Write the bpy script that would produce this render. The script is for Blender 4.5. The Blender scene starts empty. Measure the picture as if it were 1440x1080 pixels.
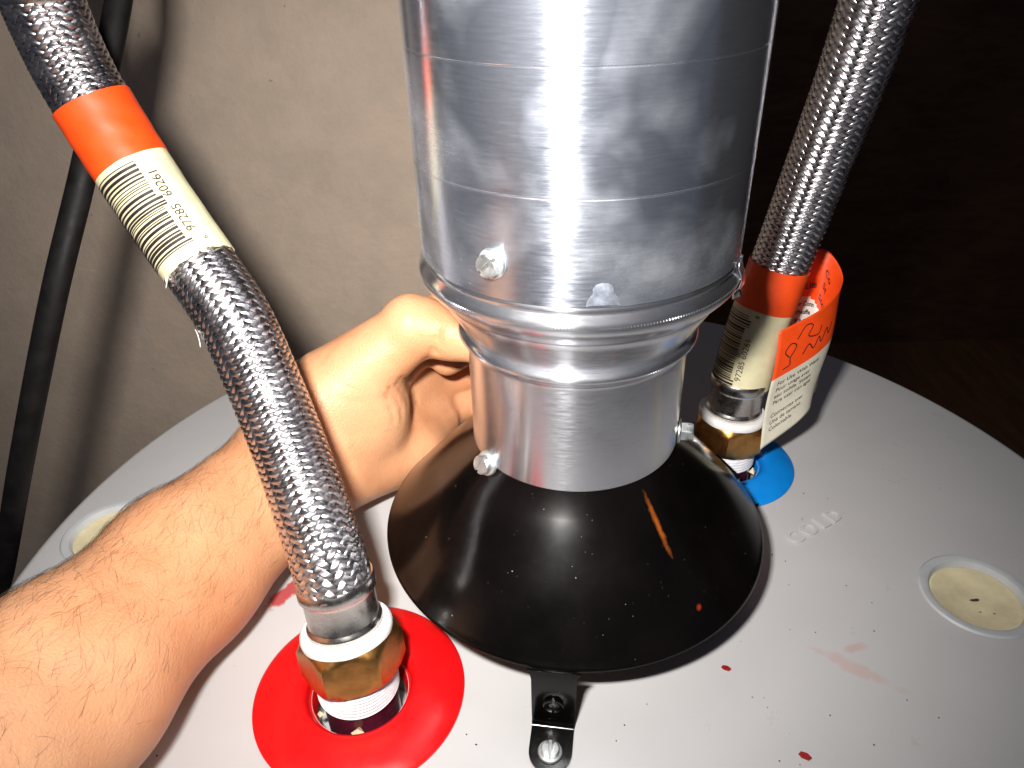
import bpy, bmesh, math, random
import numpy as np
from mathutils import Vector, Matrix

random.seed(7); np.random.seed(7)
S = bpy.context.scene
COL = S.collection
PI = math.pi

# ------------------------------------------------------------------ camera, world, flash, exposure
CAM = Vector((-0.0231, -0.2263, 0.2352))
PITCH, ROLL = math.radians(32.692), math.radians(-1.7127)
fw = Vector((0, math.cos(PITCH), -math.sin(PITCH)))
r0 = Vector((1, 0, 0)); u0 = r0.cross(fw)
RT = r0 * math.cos(ROLL) + u0 * math.sin(ROLL)
UP = -r0 * math.sin(ROLL) + u0 * math.cos(ROLL)
cd = bpy.data.cameras.new('camera'); cam = bpy.data.objects.new('camera', cd); COL.objects.link(cam)
cd.sensor_width = 36; cd.lens = 1036.3 / 1440 * 36; cd.clip_start = 0.005; cd.clip_end = 50
m = Matrix((RT, UP, -fw)).transposed().to_4x4(); m.translation = CAM
cam.matrix_world = m
S.camera = cam

w = bpy.data.worlds.new('World'); S.world = w; w.use_nodes = True
bg = w.node_tree.nodes['Background']
bg.inputs['Color'].default_value = (0.62, 0.72, 1.0, 1); bg.inputs['Strength'].default_value = 0.045

fd = bpy.data.lights.new('camera_flash', 'AREA'); fl = bpy.data.objects.new('camera_flash', fd); COL.objects.link(fl)
fd.shape = 'RECTANGLE'; fd.size = 0.024; fd.size_y = 0.013; fd.energy = 0.95; fd.spread = math.radians(106); fd.color = (1.0, 0.965, 0.93)
m = Matrix((RT, UP, -fw)).transposed().to_4x4(); m.translation = CAM - RT * 0.036 + UP * 0.036
fl.matrix_world = m

vs = S.view_settings
vs.view_transform = 'Standard'; vs.look = 'None'; vs.exposure = 0.0; vs.gamma = 1.0; vs.use_curve_mapping = False

# ------------------------------------------------------------------ material helpers
def mat(name):
    M = bpy.data.materials.new(name); M.use_nodes = True
    nt = M.node_tree; b = nt.nodes['Principled BSDF']
    return M, nt, b

class N:
    """tiny node-graph helper"""
    def __init__(s, nt): s.nt = nt; s.n = nt.nodes; s.l = nt.links
    def node(s, t, **kw):
        x = s.n.new(t)
        for k, v in kw.items(): setattr(x, k, v)
        return x
    def link(s, a, b): s.l.new(a, b)
    def coord(s, kind='Object', scale=(1, 1, 1), loc=(0, 0, 0), rot=(0, 0, 0)):
        t = s.node('ShaderNodeTexCoord'); mp = s.node('ShaderNodeMapping')
        mp.inputs['Scale'].default_value = scale; mp.inputs['Location'].default_value = loc; mp.inputs['Rotation'].default_value = rot
        s.link(t.outputs[kind], mp.inputs['Vector']); return mp.outputs['Vector']
    def noise(s, vec, scale, detail=4, rough=0.55, dist=0.0):
        x = s.node('ShaderNodeTexNoise'); s.link(vec, x.inputs['Vector'])
        x.inputs['Scale'].default_value = scale; x.inputs['Detail'].default_value = detail
        x.inputs['Roughness'].default_value = rough; x.inputs['Distortion'].default_value = dist
        return x.outputs['Fac']
    def ramp(s, fac, stops, interp='LINEAR'):
        x = s.node('ShaderNodeValToRGB'); x.color_ramp.interpolation = interp
        e = x.color_ramp.elements
        while len(e) < len(stops): e.new(0.5)
        for q, (p, c) in zip(e, stops):
            q.position = p; q.color = c if len(c) == 4 else (*c, 1)
        s.link(fac, x.inputs['Fac']); return x.outputs['Color']
    def val(s, fac, a, b, lo, hi):
        x = s.node('ShaderNodeMapRange'); x.inputs['From Min'].default_value = a; x.inputs['From Max'].default_value = b
        x.inputs['To Min'].default_value = lo; x.inputs['To Max'].default_value = hi
        s.link(fac, x.inputs['Value']); return x.outputs['Result']
    def mix(s, fac, a, b, mode='MIX'):
        x = s.node('ShaderNodeMix', data_type='RGBA', blend_type=mode)
        for v, i in ((fac, 0), (a, 6), (b, 7)):
            if hasattr(v, 'links'): s.link(v, x.inputs[i])
            else: x.inputs[i].default_value = v if i == 0 else (*v, 1)
        return x.outputs[2]
    def math(s, op, a, b=0.0):
        x = s.node('ShaderNodeMath', operation=op)
        for v, i in ((a, 0), (b, 1)):
            if hasattr(v, 'links'): s.link(v, x.inputs[i])
            else: x.inputs[i].default_value = v
        return x.outputs[0]
    def bump(s, h, strength, dist, b):
        x = s.node('ShaderNodeBump'); x.inputs['Strength'].default_value = strength; x.inputs['Distance'].default_value = dist
        s.link(h, x.inputs['Height']); s.link(x.outputs['Normal'], b.inputs['Normal']); return x

def simple(name, col, rough=0.5, metal=0.0, var=0.12, scale=60, bump=0.0, bscale=400, spec=0.5, sss=0.0, coat=0.0):
    M, nt, b = mat(name); g = N(nt)
    v = g.coord('Object')
    f = g.noise(v, scale, 5)
    d = tuple(c * (1 - var * 1.6) for c in col); l = tuple(min(1, c * (1 + var)) for c in col)
    g.link(g.ramp(f, [(0.3, d), (0.7, l)]), b.inputs['Base Color'])
    g.link(g.val(f, 0.3, 0.7, rough * 0.85, min(1, rough * 1.2)), b.inputs['Roughness'])
    b.inputs['Metallic'].default_value = metal; b.inputs['Specular IOR Level'].default_value = spec
    b.inputs['Coat Weight'].default_value = coat
    if sss:
        b.inputs['Subsurface Weight'].default_value = sss; b.inputs['Subsurface Radius'].default_value = (0.004, 0.003, 0.002)
        b.inputs['Subsurface Scale'].default_value = 1.0
    if bump: g.bump(g.noise(v, bscale, 3), bump, 0.0004, b)
    return M

def aluminium(name, base, r_lo, r_hi, smudge=0.5, seed=0.0, film=0.13):
    M, nt, b = mat(name); g = N(nt)
    uv = g.coord('UV', loc=(seed, seed * 0.7, 0))
    mp = g.node('ShaderNodeMapping'); mp.inputs['Scale'].default_value = (7, 420, 1); g.link(uv, mp.inputs['Vector'])
    brush = g.noise(mp.outputs['Vector'], 3.0, 6, 0.7)
    mp2 = g.node('ShaderNodeMapping'); mp2.inputs['Scale'].default_value = (26, 2200, 1); g.link(uv, mp2.inputs['Vector'])
    fine = g.noise(mp2.outputs['Vector'], 2.0, 3, 0.6)
    ob = g.coord('Object', loc=(seed, 0, 0))
    sm = g.noise(ob, 22, 3, 0.5, 0.4)
    sm2 = g.noise(ob, 75, 5, 0.65)
    smm = g.math('MULTIPLY', g.val(sm, 0.50, 0.74, 0, 1), g.val(sm2, 0.3, 0.6, 0.45, 1))
    col = g.mix(g.val(brush, 0.35, 0.65, 0, 1), tuple(c * 0.86 for c in base), base)
    col = g.mix(g.math('MULTIPLY', smm, 0.55 * smudge), col, (0.93, 0.94, 0.96))
    sp = g.noise(ob, 620, 2, 0.5)
    col = g.mix(g.val(sp, 0.74, 0.78, 0, 0.5), col, (1, 1, 1))
    dent = g.noise(ob, 9, 2, 0.5)
    h = g.math('ADD', g.math('MULTIPLY', brush, 0.25), g.math('ADD', g.math('MULTIPLY', fine, 0.20), g.math('MULTIPLY', dent, 3.0)))
    bp = g.bump(h, 0.22, 0.0002, b)
    g.link(col, b.inputs['Base Color'])
    ro = g.math('ADD', g.val(brush, 0.3, 0.7, r_lo, r_hi), g.math('MULTIPLY', smm, 0.12 * smudge))
    g.link(ro, b.inputs['Roughness'])
    b.inputs['Metallic'].default_value = 1.0
    b.inputs['Anisotropic'].default_value = 0.92; b.inputs['Anisotropic Rotation'].default_value = 0.25
    tg = g.node('ShaderNodeTangent', direction_type='RADIAL', axis='Z'); g.link(tg.outputs[0], b.inputs['Tangent'])
    # dull oxide film: a second, much rougher metal lobe
    b2 = g.node('ShaderNodeBsdfPrincipled'); g.link(col, b2.inputs['Base Color']); b2.inputs['Metallic'].default_value = 1.0
    b2.inputs['Roughness'].default_value = 0.62; g.link(bp.outputs['Normal'], b2.inputs['Normal'])
    mx = g.node('ShaderNodeMixShader'); g.link(g.math('ADD', g.math('MULTIPLY', smm, 0.45 * smudge), film), mx.inputs[0])
    g.link(b.outputs[0], mx.inputs[1]); g.link(b2.outputs[0], mx.inputs[2])
    g.link(mx.outputs[0], nt.nodes['Material Output'].inputs['Surface'])
    return M

MT = {}
MT['alu'] = aluminium('brushed_aluminium', (0.72, 0.77, 0.87), 0.16, 0.26, 1.0, 0.0, 0.11)
MT['alu2'] = aluminium('spun_aluminium', (0.72, 0.73, 0.77), 0.16, 0.26, 0.35, 3.1, 0.11)
MT['screw'] = simple('zinc_screw', (0.82, 0.86, 0.85), 0.42, 1.0, 0.1, 300)
MT['steel'] = simple('ferrule_steel', (0.60, 0.57, 0.54), 0.27, 1.0, 0.1, 250, 0.1, 900)
MT['brass'] = simple('brass', (0.56, 0.28, 0.085), 0.36, 1.0, 0.18, 160, 0.15, 700)
MT['washer'] = simple('white_nylon', (0.88, 0.88, 0.85), 0.35, 0, 0.04, 200, sss=0.1)
MT['tape'] = simple('thread_tape', (0.85, 0.85, 0.87), 0.5, 0, 0.08, 500, 0.4, 1500)
MT['liner'] = simple('purple_liner', (0.10, 0.012, 0.03), 0.22, 0, 0.2, 200)
MT['red'] = simple('red_rubber', (0.78, 0.006, 0.008), 0.33, 0, 0.05, 120, 0.06, 600)
MT['blue'] = simple('blue_rubber', (0.003, 0.26, 0.80), 0.36, 0, 0.05, 120, 0.06, 600)
MT['orange'] = simple('orange_paper', (0.90, 0.075, 0.006), 0.5, 0, 0.05, 150, 0.1, 500)
MT['cream'] = simple('cream_paper', (0.72, 0.66, 0.42), 0.42, 0, 0.07, 150, 0.15, 300)
MT['ink'] = simple('black_ink', (0.022, 0.014, 0.014), 0.5, 0, 0.1, 300)
MT['tagwhite'] = simple('white_paper', (0.80, 0.80, 0.72), 0.5, 0, 0.04, 150)
MT['tagcream'] = simple('tag_paper', (0.66, 0.62, 0.50), 0.5, 0, 0.06, 150)
MT['cord'] = simple('black_cord_sheath', (0.007, 0.006, 0.006), 0.6, 0, 0.25, 120, 0.2, 350, spec=0.2)
MT['foam'] = simple('cream_foam', (0.82, 0.72, 0.46), 0.4, 0, 0.10, 120, 0.35, 260)
MT['plugring'] = simple('pale_plastic', (0.56, 0.58, 0.585), 0.42, 0, 0.05, 100)
MT['core'] = simple('hose_core', (0.03, 0.025, 0.03), 0.6, 0, 0.2, 200)
MT['chip'] = simple('red_paint_chip', (0.33, 0.012, 0.015), 0.5, 0, 0.2, 900)
MT['grit'] = simple('dark_grit', (0.06, 0.045, 0.04), 0.8, 0, 0.3, 900)
MT['copper'] = simple('copper_pipe', (0.62, 0.28, 0.16), 0.3, 1.0, 0.15, 120)
MT['drip'] = simple('dried_sealant', (0.34, 0.37, 0.44), 0.5, 0.8, 0.15, 500)
MT['hair'] = simple('arm_hair', (0.055, 0.028, 0.015), 0.45, 0, 0.3, 200)

def braid_mat():
    M, nt, b = mat('braided_steel'); g = N(nt)
    v = g.coord('UV', scale=(1, 1, 1))
    sx = g.node('ShaderNodeSeparateXYZ'); g.link(v, sx.inputs[0])
    wv = g.math('ABSOLUTE', g.math('SINE', g.math('MULTIPLY', sx.outputs[0], PI * 6)))
    ob = g.noise(g.coord('Object'), 140, 4)
    g.link(g.ramp(ob, [(0.3, (0.64, 0.61, 0.63)), (0.7, (0.84, 0.81, 0.83))]), b.inputs['Base Color'])
    b.inputs['Metallic'].default_value = 1.0
    g.link(g.val(ob, 0.3, 0.7, 0.19, 0.33), b.inputs['Roughness'])
    g.bump(wv, 0.45, 0.00012, b)
    return M
MT['braid'] = braid_mat()

MARK = (0.0252, -0.0415, -1.005, 0.0088, 0.0382, -0.0574)
def hood_mat():
    M, nt, b = mat('black_enamel'); g = N(nt)
    ob = g.coord('Object')
    n = g.noise(ob, 30, 5); d = g.noise(ob, 900, 2, 0.6); area = g.noise(ob, 26, 2, 0.5, 0.3)
    sp = g.math('MULTIPLY', g.val(d, 0.74, 0.78, 0, 1), g.val(area, 0.42, 0.6, 0.15, 1))
    base = g.ramp(n, [(0.3, (0.0012, 0.0010, 0.0010)), (0.75, (0.0045, 0.0032, 0.0028))])
    # orange streak in the enamel colour, running down the cone, and a small fleck near the brim
    def orange_mark(p, ang, sx, sy, base, col):
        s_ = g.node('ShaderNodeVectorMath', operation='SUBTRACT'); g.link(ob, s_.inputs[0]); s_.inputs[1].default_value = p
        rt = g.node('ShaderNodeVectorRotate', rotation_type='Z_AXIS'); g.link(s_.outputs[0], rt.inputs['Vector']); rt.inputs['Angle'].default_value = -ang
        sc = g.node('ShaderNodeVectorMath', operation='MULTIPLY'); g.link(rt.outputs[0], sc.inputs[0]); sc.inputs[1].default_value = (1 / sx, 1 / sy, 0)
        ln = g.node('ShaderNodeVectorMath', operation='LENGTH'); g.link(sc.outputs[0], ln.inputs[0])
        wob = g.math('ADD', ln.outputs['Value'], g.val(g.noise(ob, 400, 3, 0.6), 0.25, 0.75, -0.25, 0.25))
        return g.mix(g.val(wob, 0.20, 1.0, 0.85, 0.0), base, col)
    base = orange_mark((MARK[0], MARK[1], 0), MARK[2], MARK[3], 0.0013, base, (0.30, 0.075, 0.010))
    base = orange_mark((MARK[4], MARK[5], 0), 0.6, 0.0014, 0.0008, base, (0.36, 0.03, 0.01))
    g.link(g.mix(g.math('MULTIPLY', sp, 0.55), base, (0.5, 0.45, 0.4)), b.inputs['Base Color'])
    g.link(g.math('ADD', g.val(n, 0.3, 0.7, 0.13, 0.22), g.math('MULTIPLY', sp, 0.4)), b.inputs['Roughness'])
    b.inputs['Specular IOR Level'].default_value = 0.35
    return M
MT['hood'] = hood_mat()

def lid_mat():
    M, nt, b = mat('white_enamel_lid'); g = N(nt)
    ob = g.coord('Object')
    n = g.noise(ob, 9, 5, 0.6); n2 = g.noise(ob, 60, 5, 0.65)
    base = g.ramp(n, [(0.25, (0.54, 0.53, 0.525)), (0.75, (0.61, 0.60, 0.595))])
    sp = g.noise(ob, 520, 2, 0.5)
    base = g.mix(g.val(sp, 0.775, 0.81, 0, 0.6), base, (0.12, 0.09, 0.075))
    # reddish smears with a shape of their own
    def smear(cx, cy, ang, sx, sy, amt, col, base):
        mp = g.coord('Object', scale=(1, 1, 0), loc=(0, 0, 0))
        s_ = g.node('ShaderNodeVectorMath', operation='SUBTRACT'); g.link(mp, s_.inputs[0]); s_.inputs[1].default_value = (cx, cy, 0)
        rt = g.node('ShaderNodeVectorRotate', rotation_type='Z_AXIS'); g.link(s_.outputs[0], rt.inputs['Vector']); rt.inputs['Angle'].default_value = -ang
        sc = g.node('ShaderNodeVectorMath', operation='MULTIPLY'); g.link(rt.outputs[0], sc.inputs[0]); sc.inputs[1].default_value = (1 / sx, 1 / sy, 0)
        ln = g.node('ShaderNodeVectorMath', operation='LENGTH'); g.link(sc.outputs[0], ln.inputs[0])
        wob = g.math('ADD', ln.outputs['Value'], g.val(g.noise(ob, 130, 4, 0.6, 0.6), 0.25, 0.75, -0.6, 0.6))
        return g.mix(g.val(wob, 0.55, 1.05, amt, 0.0), base, col)
    base = smear(0.1000, -0.0590, -0.62, 0.017, 0.0030, 0.42, (0.62, 0.36, 0.30), base)
    base = smear(0.1025, -0.0500, 0.2, 0.0042, 0.0022, 0.5, (0.62, 0.34, 0.30), base)
    base = smear(-0.117, -0.012, 0.9, 0.016, 0.004, 0.9, (0.45, 0.03, 0.03), base)
    g.link(base, b.inputs['Base Color'])
    g.link(g.val(n2, 0.3, 0.7, 0.26, 0.42), b.inputs['Roughness'])
    g.bump(g.math('ADD', g.math('MULTIPLY', g.noise(ob, 12, 2), 3.0), g.math('MULTIPLY', g.noise(ob, 700, 2), 0.10)), 0.18, 0.0012, b)
    return M
MT['lid'] = lid_mat()

def wall_mat():
    M, nt, b = mat('plaster_wall'); g = N(nt)
    ob = g.coord('Object')
    a = g.noise(ob, 3.5, 6, 0.6, 0.5); c = g.noise(ob, 28, 6, 0.7)
    base = g.ramp(a, [(0.28, (0.52, 0.41, 0.32)), (0.5, (0.66, 0.52, 0.40)), (0.75, (0.72, 0.57, 0.445))])
    base = g.mix(g.val(c, 0.35, 0.75, 0.0, 0.35), base, (0.36, 0.31, 0.25))
    spk = g.noise(ob, 190, 3, 0.6)
    base = g.mix(g.val(spk, 0.70, 0.76, 0, 0.45), base, (0.16, 0.12, 0.09))
    streak = g.noise(g.coord('Object', scale=(9, 9, 1.4), rot=(0, 0.45, 0)), 2.4, 4, 0.6)
    base = g.mix(g.val(streak, 0.55, 0.75, 0, 0.35), base, (0.40, 0.37, 0.33))
    g.link(base, b.inputs['Base Color']); b.inputs['Roughness'].default_value = 0.75
    g.bump(g.math('ADD', c, g.math('MULTIPLY', spk, 0.5)), 0.35, 0.003, b)
    return M
MT['wall'] = wall_mat()
def wood_mat(name, a, b_, sc):
    M, nt, b = mat(name); g = N(nt)
    v = g.coord('Object', scale=sc)
    n = g.noise(v, 3, 6, 0.65, 0.6)
    g.link(g.ramp(n, [(0.3, a), (0.7, b_)]), b.inputs['Base Color']); b.inputs['Roughness'].default_value = 0.55
    return M
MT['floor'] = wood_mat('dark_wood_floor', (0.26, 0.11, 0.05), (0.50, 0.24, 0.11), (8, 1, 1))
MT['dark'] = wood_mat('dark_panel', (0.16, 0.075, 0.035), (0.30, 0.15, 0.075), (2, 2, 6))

def skin_mat():
    M, nt, b = mat('skin'); g = N(nt)
    ob = g.coord('Object')
    a = g.noise(ob, 26, 4, 0.55); c = g.noise(ob, 260, 4, 0.6); fr = g.noise(ob, 75, 2, 0.5)
    base = g.ramp(a, [(0.28, (0.57, 0.245, 0.11)), (0.5, (0.66, 0.325, 0.165)), (0.75, (0.70, 0.375, 0.20))])
    base = g.mix(g.val(c, 0.35, 0.8, 0, 0.22), base, (0.60, 0.26, 0.15))
    base = g.mix(g.val(fr, 0.725, 0.76, 0, 0.55), base, (0.42, 0.13, 0.06))
    g.link(base, b.inputs['Base Color'])
    b.inputs['Roughness'].default_value = 0.46; b.inputs['Specular IOR Level'].default_value = 0.4
    b.inputs['Subsurface Weight'].default_value = 0.22
    b.inputs['Subsurface Radius'].default_value = (1.0, 0.35, 0.18); b.inputs['Subsurface Scale'].default_value = 0.0045
    vo = g.node('ShaderNodeTexVoronoi', feature='DISTANCE_TO_EDGE'); g.link(ob, vo.inputs['Vector']); vo.inputs['Scale'].default_value = 620
    h = g.math('ADD', g.math('MULTIPLY', g.val(vo.outputs['Distance'], 0, 0.25, 0, 1), 0.35), g.math('MULTIPLY', g.noise(ob, 180, 4), 0.9))
    g.bump(h, 0.30, 0.0007, b)
    return M
MT['skin'] = skin_mat()

# ------------------------------------------------------------------ object helpers
def mesh_obj(name, verts, faces, material, parent=None, smooth=True, sharp=35, uvs=None, mats=None, fm=None):
    me = bpy.data.meshes.new(name); me.from_pydata([tuple(v) for v in verts], [], [tuple(f) for f in faces])
    return finish(name, me, material, parent, smooth, sharp, uvs, mats, fm)

def finish(name, me, material, parent=None, smooth=True, sharp=35, uvs=None, mats=None, fm=None):
    for k in (mats or [material]): me.materials.append(MT[k] if isinstance(k, str) else k)
    if fm is not None: me.polygons.foreach_set('material_index', fm)
    if uvs is not None:
        lay = me.uv_layers.new(name='UVMap'); vi = np.empty(len(me.loops), dtype=np.int32); me.loops.foreach_get('vertex_index', vi)
        lay.data.foreach_set('uv', np.asarray(uvs, dtype=np.float32)[vi].ravel())
    if smooth:
        me.polygons.foreach_set('use_smooth', [True] * len(me.polygons))
        if sharp: me.set_sharp_from_angle(angle=math.radians(sharp))
    me.update()
    o = bpy.data.objects.new(name, me); COL.objects.link(o)
    if parent: adopt(o, parent)
    return o

def world_loc(p):
    l = Vector((0, 0, 0))
    while p: l += p.location; p = p.parent
    return l
def adopt(o, p):
    o.parent = p; o.matrix_parent_inverse = Matrix.Translation(-world_loc(p) if p.type == 'EMPTY' else (0, 0, 0))

def empty(name, loc, label, cat, group=None):
    e = bpy.data.objects.new(name, None); COL.objects.link(e); e.location = loc; e.empty_display_size = 0.02
    return tag(e, label, cat, group)
def tag(o, label, cat, group=None):
    o['label'] = label; o['category'] = cat
    if group: o['group'] = group
    return o
def structure(o): o['kind'] = 'structure'; return o

def lathe(profile, seg=96, centre=(0, 0, 0), M=None, closed=False, v0=0.0):
    """profile: list of (radius, height). returns verts, faces, uvs"""
    V = []; F = []; U = []
    n = len(profile); L = 0
    for i, (r, z) in enumerate(profile):
        if i: L += math.hypot(r - profile[i - 1][0], z - profile[i - 1][1])
        for k in range(seg):
            a = 2 * PI * k / seg
            p = Vector((r * math.cos(a), r * math.sin(a), z))
            if M: p = M @ p
            V.append(p + Vector(centre)); U.append((abs(k / seg * 2 - 1), L))
    for i in range(n - 1 if not closed else n):
        j = (i + 1) % n
        for k in range(seg):
            l = (k + 1) % seg
            F.append((i * seg + k, i * seg + l, j * seg + l, j * seg + k))
    return V, F, U

def lathe_obj(name, profile, material, parent=None, seg=96, centre=(0, 0, 0), M=None, closed=False, cap0=False, cap1=False, sharp=35):
    V, F, U = lathe(profile, seg, centre, M, closed)
    n = len(profile)
    if cap0: F.append(tuple(reversed(range(seg))))
    if cap1: F.append(tuple((n - 1) * seg + k for k in range(seg)))
    o = mesh_obj(name, V, F, material, parent, True, sharp, U)
    bm = bmesh.new(); bm.from_mesh(o.data); bmesh.ops.recalc_face_normals(bm, faces=bm.faces); bm.to_mesh(o.data); bm.free()
    return o

def box(c, sx, sy, sz, M=None):
    V = []
    for x in (-1, 1):
        for y in (-1, 1):
            for z in (-1, 1):
                p = Vector((x * sx / 2, y * sy / 2, z * sz / 2))
                if M: p = M @ p
                V.append(p + Vector(c))
    return V, [(0, 1, 3, 2), (4, 6, 7, 5), (0, 4, 5, 1), (2, 3, 7, 6), (0, 2, 6, 4), (1, 5, 7, 3)]

def bevel_obj(o, wid, seg=2):
    bm = bmesh.new(); bm.from_mesh(o.data)
    bmesh.ops.recalc_face_normals(bm, faces=bm.faces)
    bmesh.ops.bevel(bm, geom=[e for e in bm.edges if e.is_manifold and e.calc_face_angle(0) > 0.5], offset=wid, segments=seg, profile=0.5, affect='EDGES')
    bm.to_mesh(o.data); bm.free()
    o.data.polygons.foreach_set('use_smooth', [True] * len(o.data.polygons)); o.data.set_sharp_from_angle(angle=math.radians(40))

def basis(z, x=None):
    z = Vector(z).normalized(); x = Vector(x) if x else Vector((0, 0, 1))
    x = (x - z * x.dot(z)).normalized(); y = z.cross(x)
    return Matrix((x, y, z)).transposed()

def slotted_screw(pos, normal, R, H, slot_dir, parent, hexa=False, slot=0.0013, washer=True):
    """screw with washer face, slotted head; head is built as two lobes either side of a real slot"""
    B = basis(normal, slot_dir); pos = Vector(pos)
    V = []; F = []
    def add(v, f):
        o = len(V); V.extend(v); F.extend([tuple(i + o for i in q) for q in f])
    if washer:
        pr = [(R * 0.2, 0), (R, 0), (R * 1.02, 0.0005), (R * 0.95, 0.0010), (R * 0.8, 0.0011), (0.0001, 0.0011)]
        v, f, _ = lathe(pr, 40, pos, B); add(v, f)
        r = R * 0.78; z0 = 0.0009
    else: r = R; z0 = 0
    # base disc below the slot
    v, f, _ = lathe([(r, z0), (r, z0 + H * 0.55), (0.0001, z0 + H * 0.55)], 6 if hexa else 40, pos, B); add(v, f)
    for sgn in (-1, 1):
        pts = []
        n = 14
        a0 = math.asin(min(1, slot / 2 / r))
        for k in range(n + 1):
            a = a0 + (PI - 2 * a0) * k / n
            rr = r
            if hexa:
                t = (a % (PI / 3)) - PI / 6; rr = r * math.cos(PI / 6) / math.cos(t)
            pts.append((rr * math.cos(a), sgn * max(slot / 2, rr * math.sin(a))))
        bev = 0.12 * r
        rings = [(1.0, z0 + H * 0.5), (1.0, z0 + H * 0.85), (1 - 0.14, z0 + H)]
        o = len(V); m_ = len(pts)
        for sc, z in rings:
            for (x, y) in pts:
                yy = y if abs(abs(y) - slot / 2) < 1e-9 else sgn * (slot / 2 + (abs(y) - slot / 2) * sc)
                V.append(B @ Vector((x * sc, yy, z)) + pos)
        for q in range(2):
            for k in range(m_):
                l = (k + 1) % m_
                F.append((o + q * m_ + k, o + q * m_ + l, o + (q + 1) * m_ + l, o + (q + 1) * m_ + k))
        F.append(tuple(o + 2 * m_ + k for k in range(m_)))
    ob = mesh_obj('screw', V, F, 'screw', parent, True, 30)
    bm = bmesh.new(); bm.from_mesh(ob.data); bmesh.ops.recalc_face_normals(bm, faces=bm.faces); bm.to_mesh(ob.data); bm.free()
    return ob

# text -> flat triangulated mesh in unit coordinates
def text_mesh(txt, size=1.0, bold=0.0, align='LEFT', spacing=1.0):
    c = bpy.data.curves.new('text', 'FONT'); c.body = txt; c.size = size; c.offset = bold; c.align_x = align; c.space_character = spacing
    c.resolution_u = 3
    o = bpy.data.objects.new('text', c); COL.objects.link(o)
    dg = bpy.context.evaluated_depsgraph_get(); me = bpy.data.meshes.new_from_object(o.evaluated_get(dg))
    V = [v.co.copy() for v in me.vertices]; F = [tuple(p.vertices) for p in me.polygons]
    bpy.data.objects.remove(o); bpy.data.curves.remove(c); bpy.data.meshes.remove(me)
    return V, F

# ------------------------------------------------------------------ the setting
def slab(name, c, sx, sy, sz, material):
    v, f = box(c, sx, sy, sz); return structure(mesh_obj(name, v, f, material, None, False))
slab('wall_plaster', (-0.99, 0.395, -0.3), 2.0, 0.10, 2.6, 'wall')
slab('floor', (0.3, 0.9, -1.43), 4.4, 4.6, 0.06, 'floor')
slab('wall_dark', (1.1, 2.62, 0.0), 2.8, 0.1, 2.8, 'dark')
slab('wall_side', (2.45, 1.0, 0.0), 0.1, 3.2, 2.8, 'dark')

# ------------------------------------------------------------------ water heater
HOT = Vector((-0.0810, -0.0615, 0)); COLD = -HOT
TR = 0.2403
heater = empty('water_heater', (0, 0, -1.4), 'white water heater tank with an enamel lid, seen from above', 'water heater')
prof = [(TR - 0.0015, -1.4), (TR - 0.0015, -0.028)]
lathe_obj('jacket', prof, 'lid', heater, 128, cap0=True)
PLUGS = [Vector((0.1605, -0.0265, 0)), Vector((-0.2085, 0.0245, 0))]
prof = [(0.0, -0.027), (TR, -0.027), (TR, -0.005)]
for k in range(1, 9):
    a = k / 8 * PI / 2; prof.append((TR - 0.005 + 0.005 * math.cos(a), -0.005 + 0.005 * math.sin(a)))
prof += [(0.0, 0.0)]
def disc_solid(profile, seg=192):
    bm = bmesh.new(); rings = []
    for r, z in profile:
        if r == 0: rings.append([bm.verts.new((0, 0, z))])
        else: rings.append([bm.verts.new((r * math.cos(2 * PI * k / seg), r * math.sin(2 * PI * k / seg), z)) for k in range(seg)])
    for a, b in zip(rings, rings[1:]):
        for k in range(seg):
            l = (k + 1) % seg
            if len(a) == 1: bm.faces.new((a[0], b[l], b[k]))
            elif len(b) == 1: bm.faces.new((a[k], a[l], b[0]))
            else: bm.faces.new((a[k], a[l], b[l], b[k]))
    bmesh.ops.recalc_face_normals(bm, faces=bm.faces)
    me = bpy.data.meshes.new('lid'); bm.to_mesh(me); bm.free(); return me
lid = finish('lid', disc_solid(prof), 'lid', heater, True, 40)
cutters = []
for c, r in [(HOT, 0.0172), (COLD, 0.0172), (PLUGS[0], 0.0185), (PLUGS[1], 0.0185)]:
    v, f, _ = lathe([(r, -0.018), (r, 0.02)], 64, c); f += [tuple(reversed(range(64))), tuple(range(64, 128))]
    me = bpy.data.meshes.new('cutter'); me.from_pydata(v, [], f); bm = bmesh.new(); bm.from_mesh(me); bmesh.ops.recalc_face_normals(bm, faces=bm.faces); bm.to_mesh(me); bm.free()
    o = bpy.data.objects.new('cutter', me); COL.objects.link(o); cutters.append(o)
    md = lid.modifiers.new('b', 'BOOLEAN'); md.operation = 'DIFFERENCE'; md.object = o; md.solver = 'EXACT'
dg = bpy.context.evaluated_depsgraph_get()
nm = bpy.data.meshes.new_from_object(lid.evaluated_get(dg)); lid.modifiers.clear(); lid.data = nm
nm.polygons.foreach_set('use_smooth', [True] * len(nm.polygons)); nm.set_sharp_from_angle(angle=math.radians(30))
for o in cutters: bpy.data.objects.remove(o)

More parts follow.
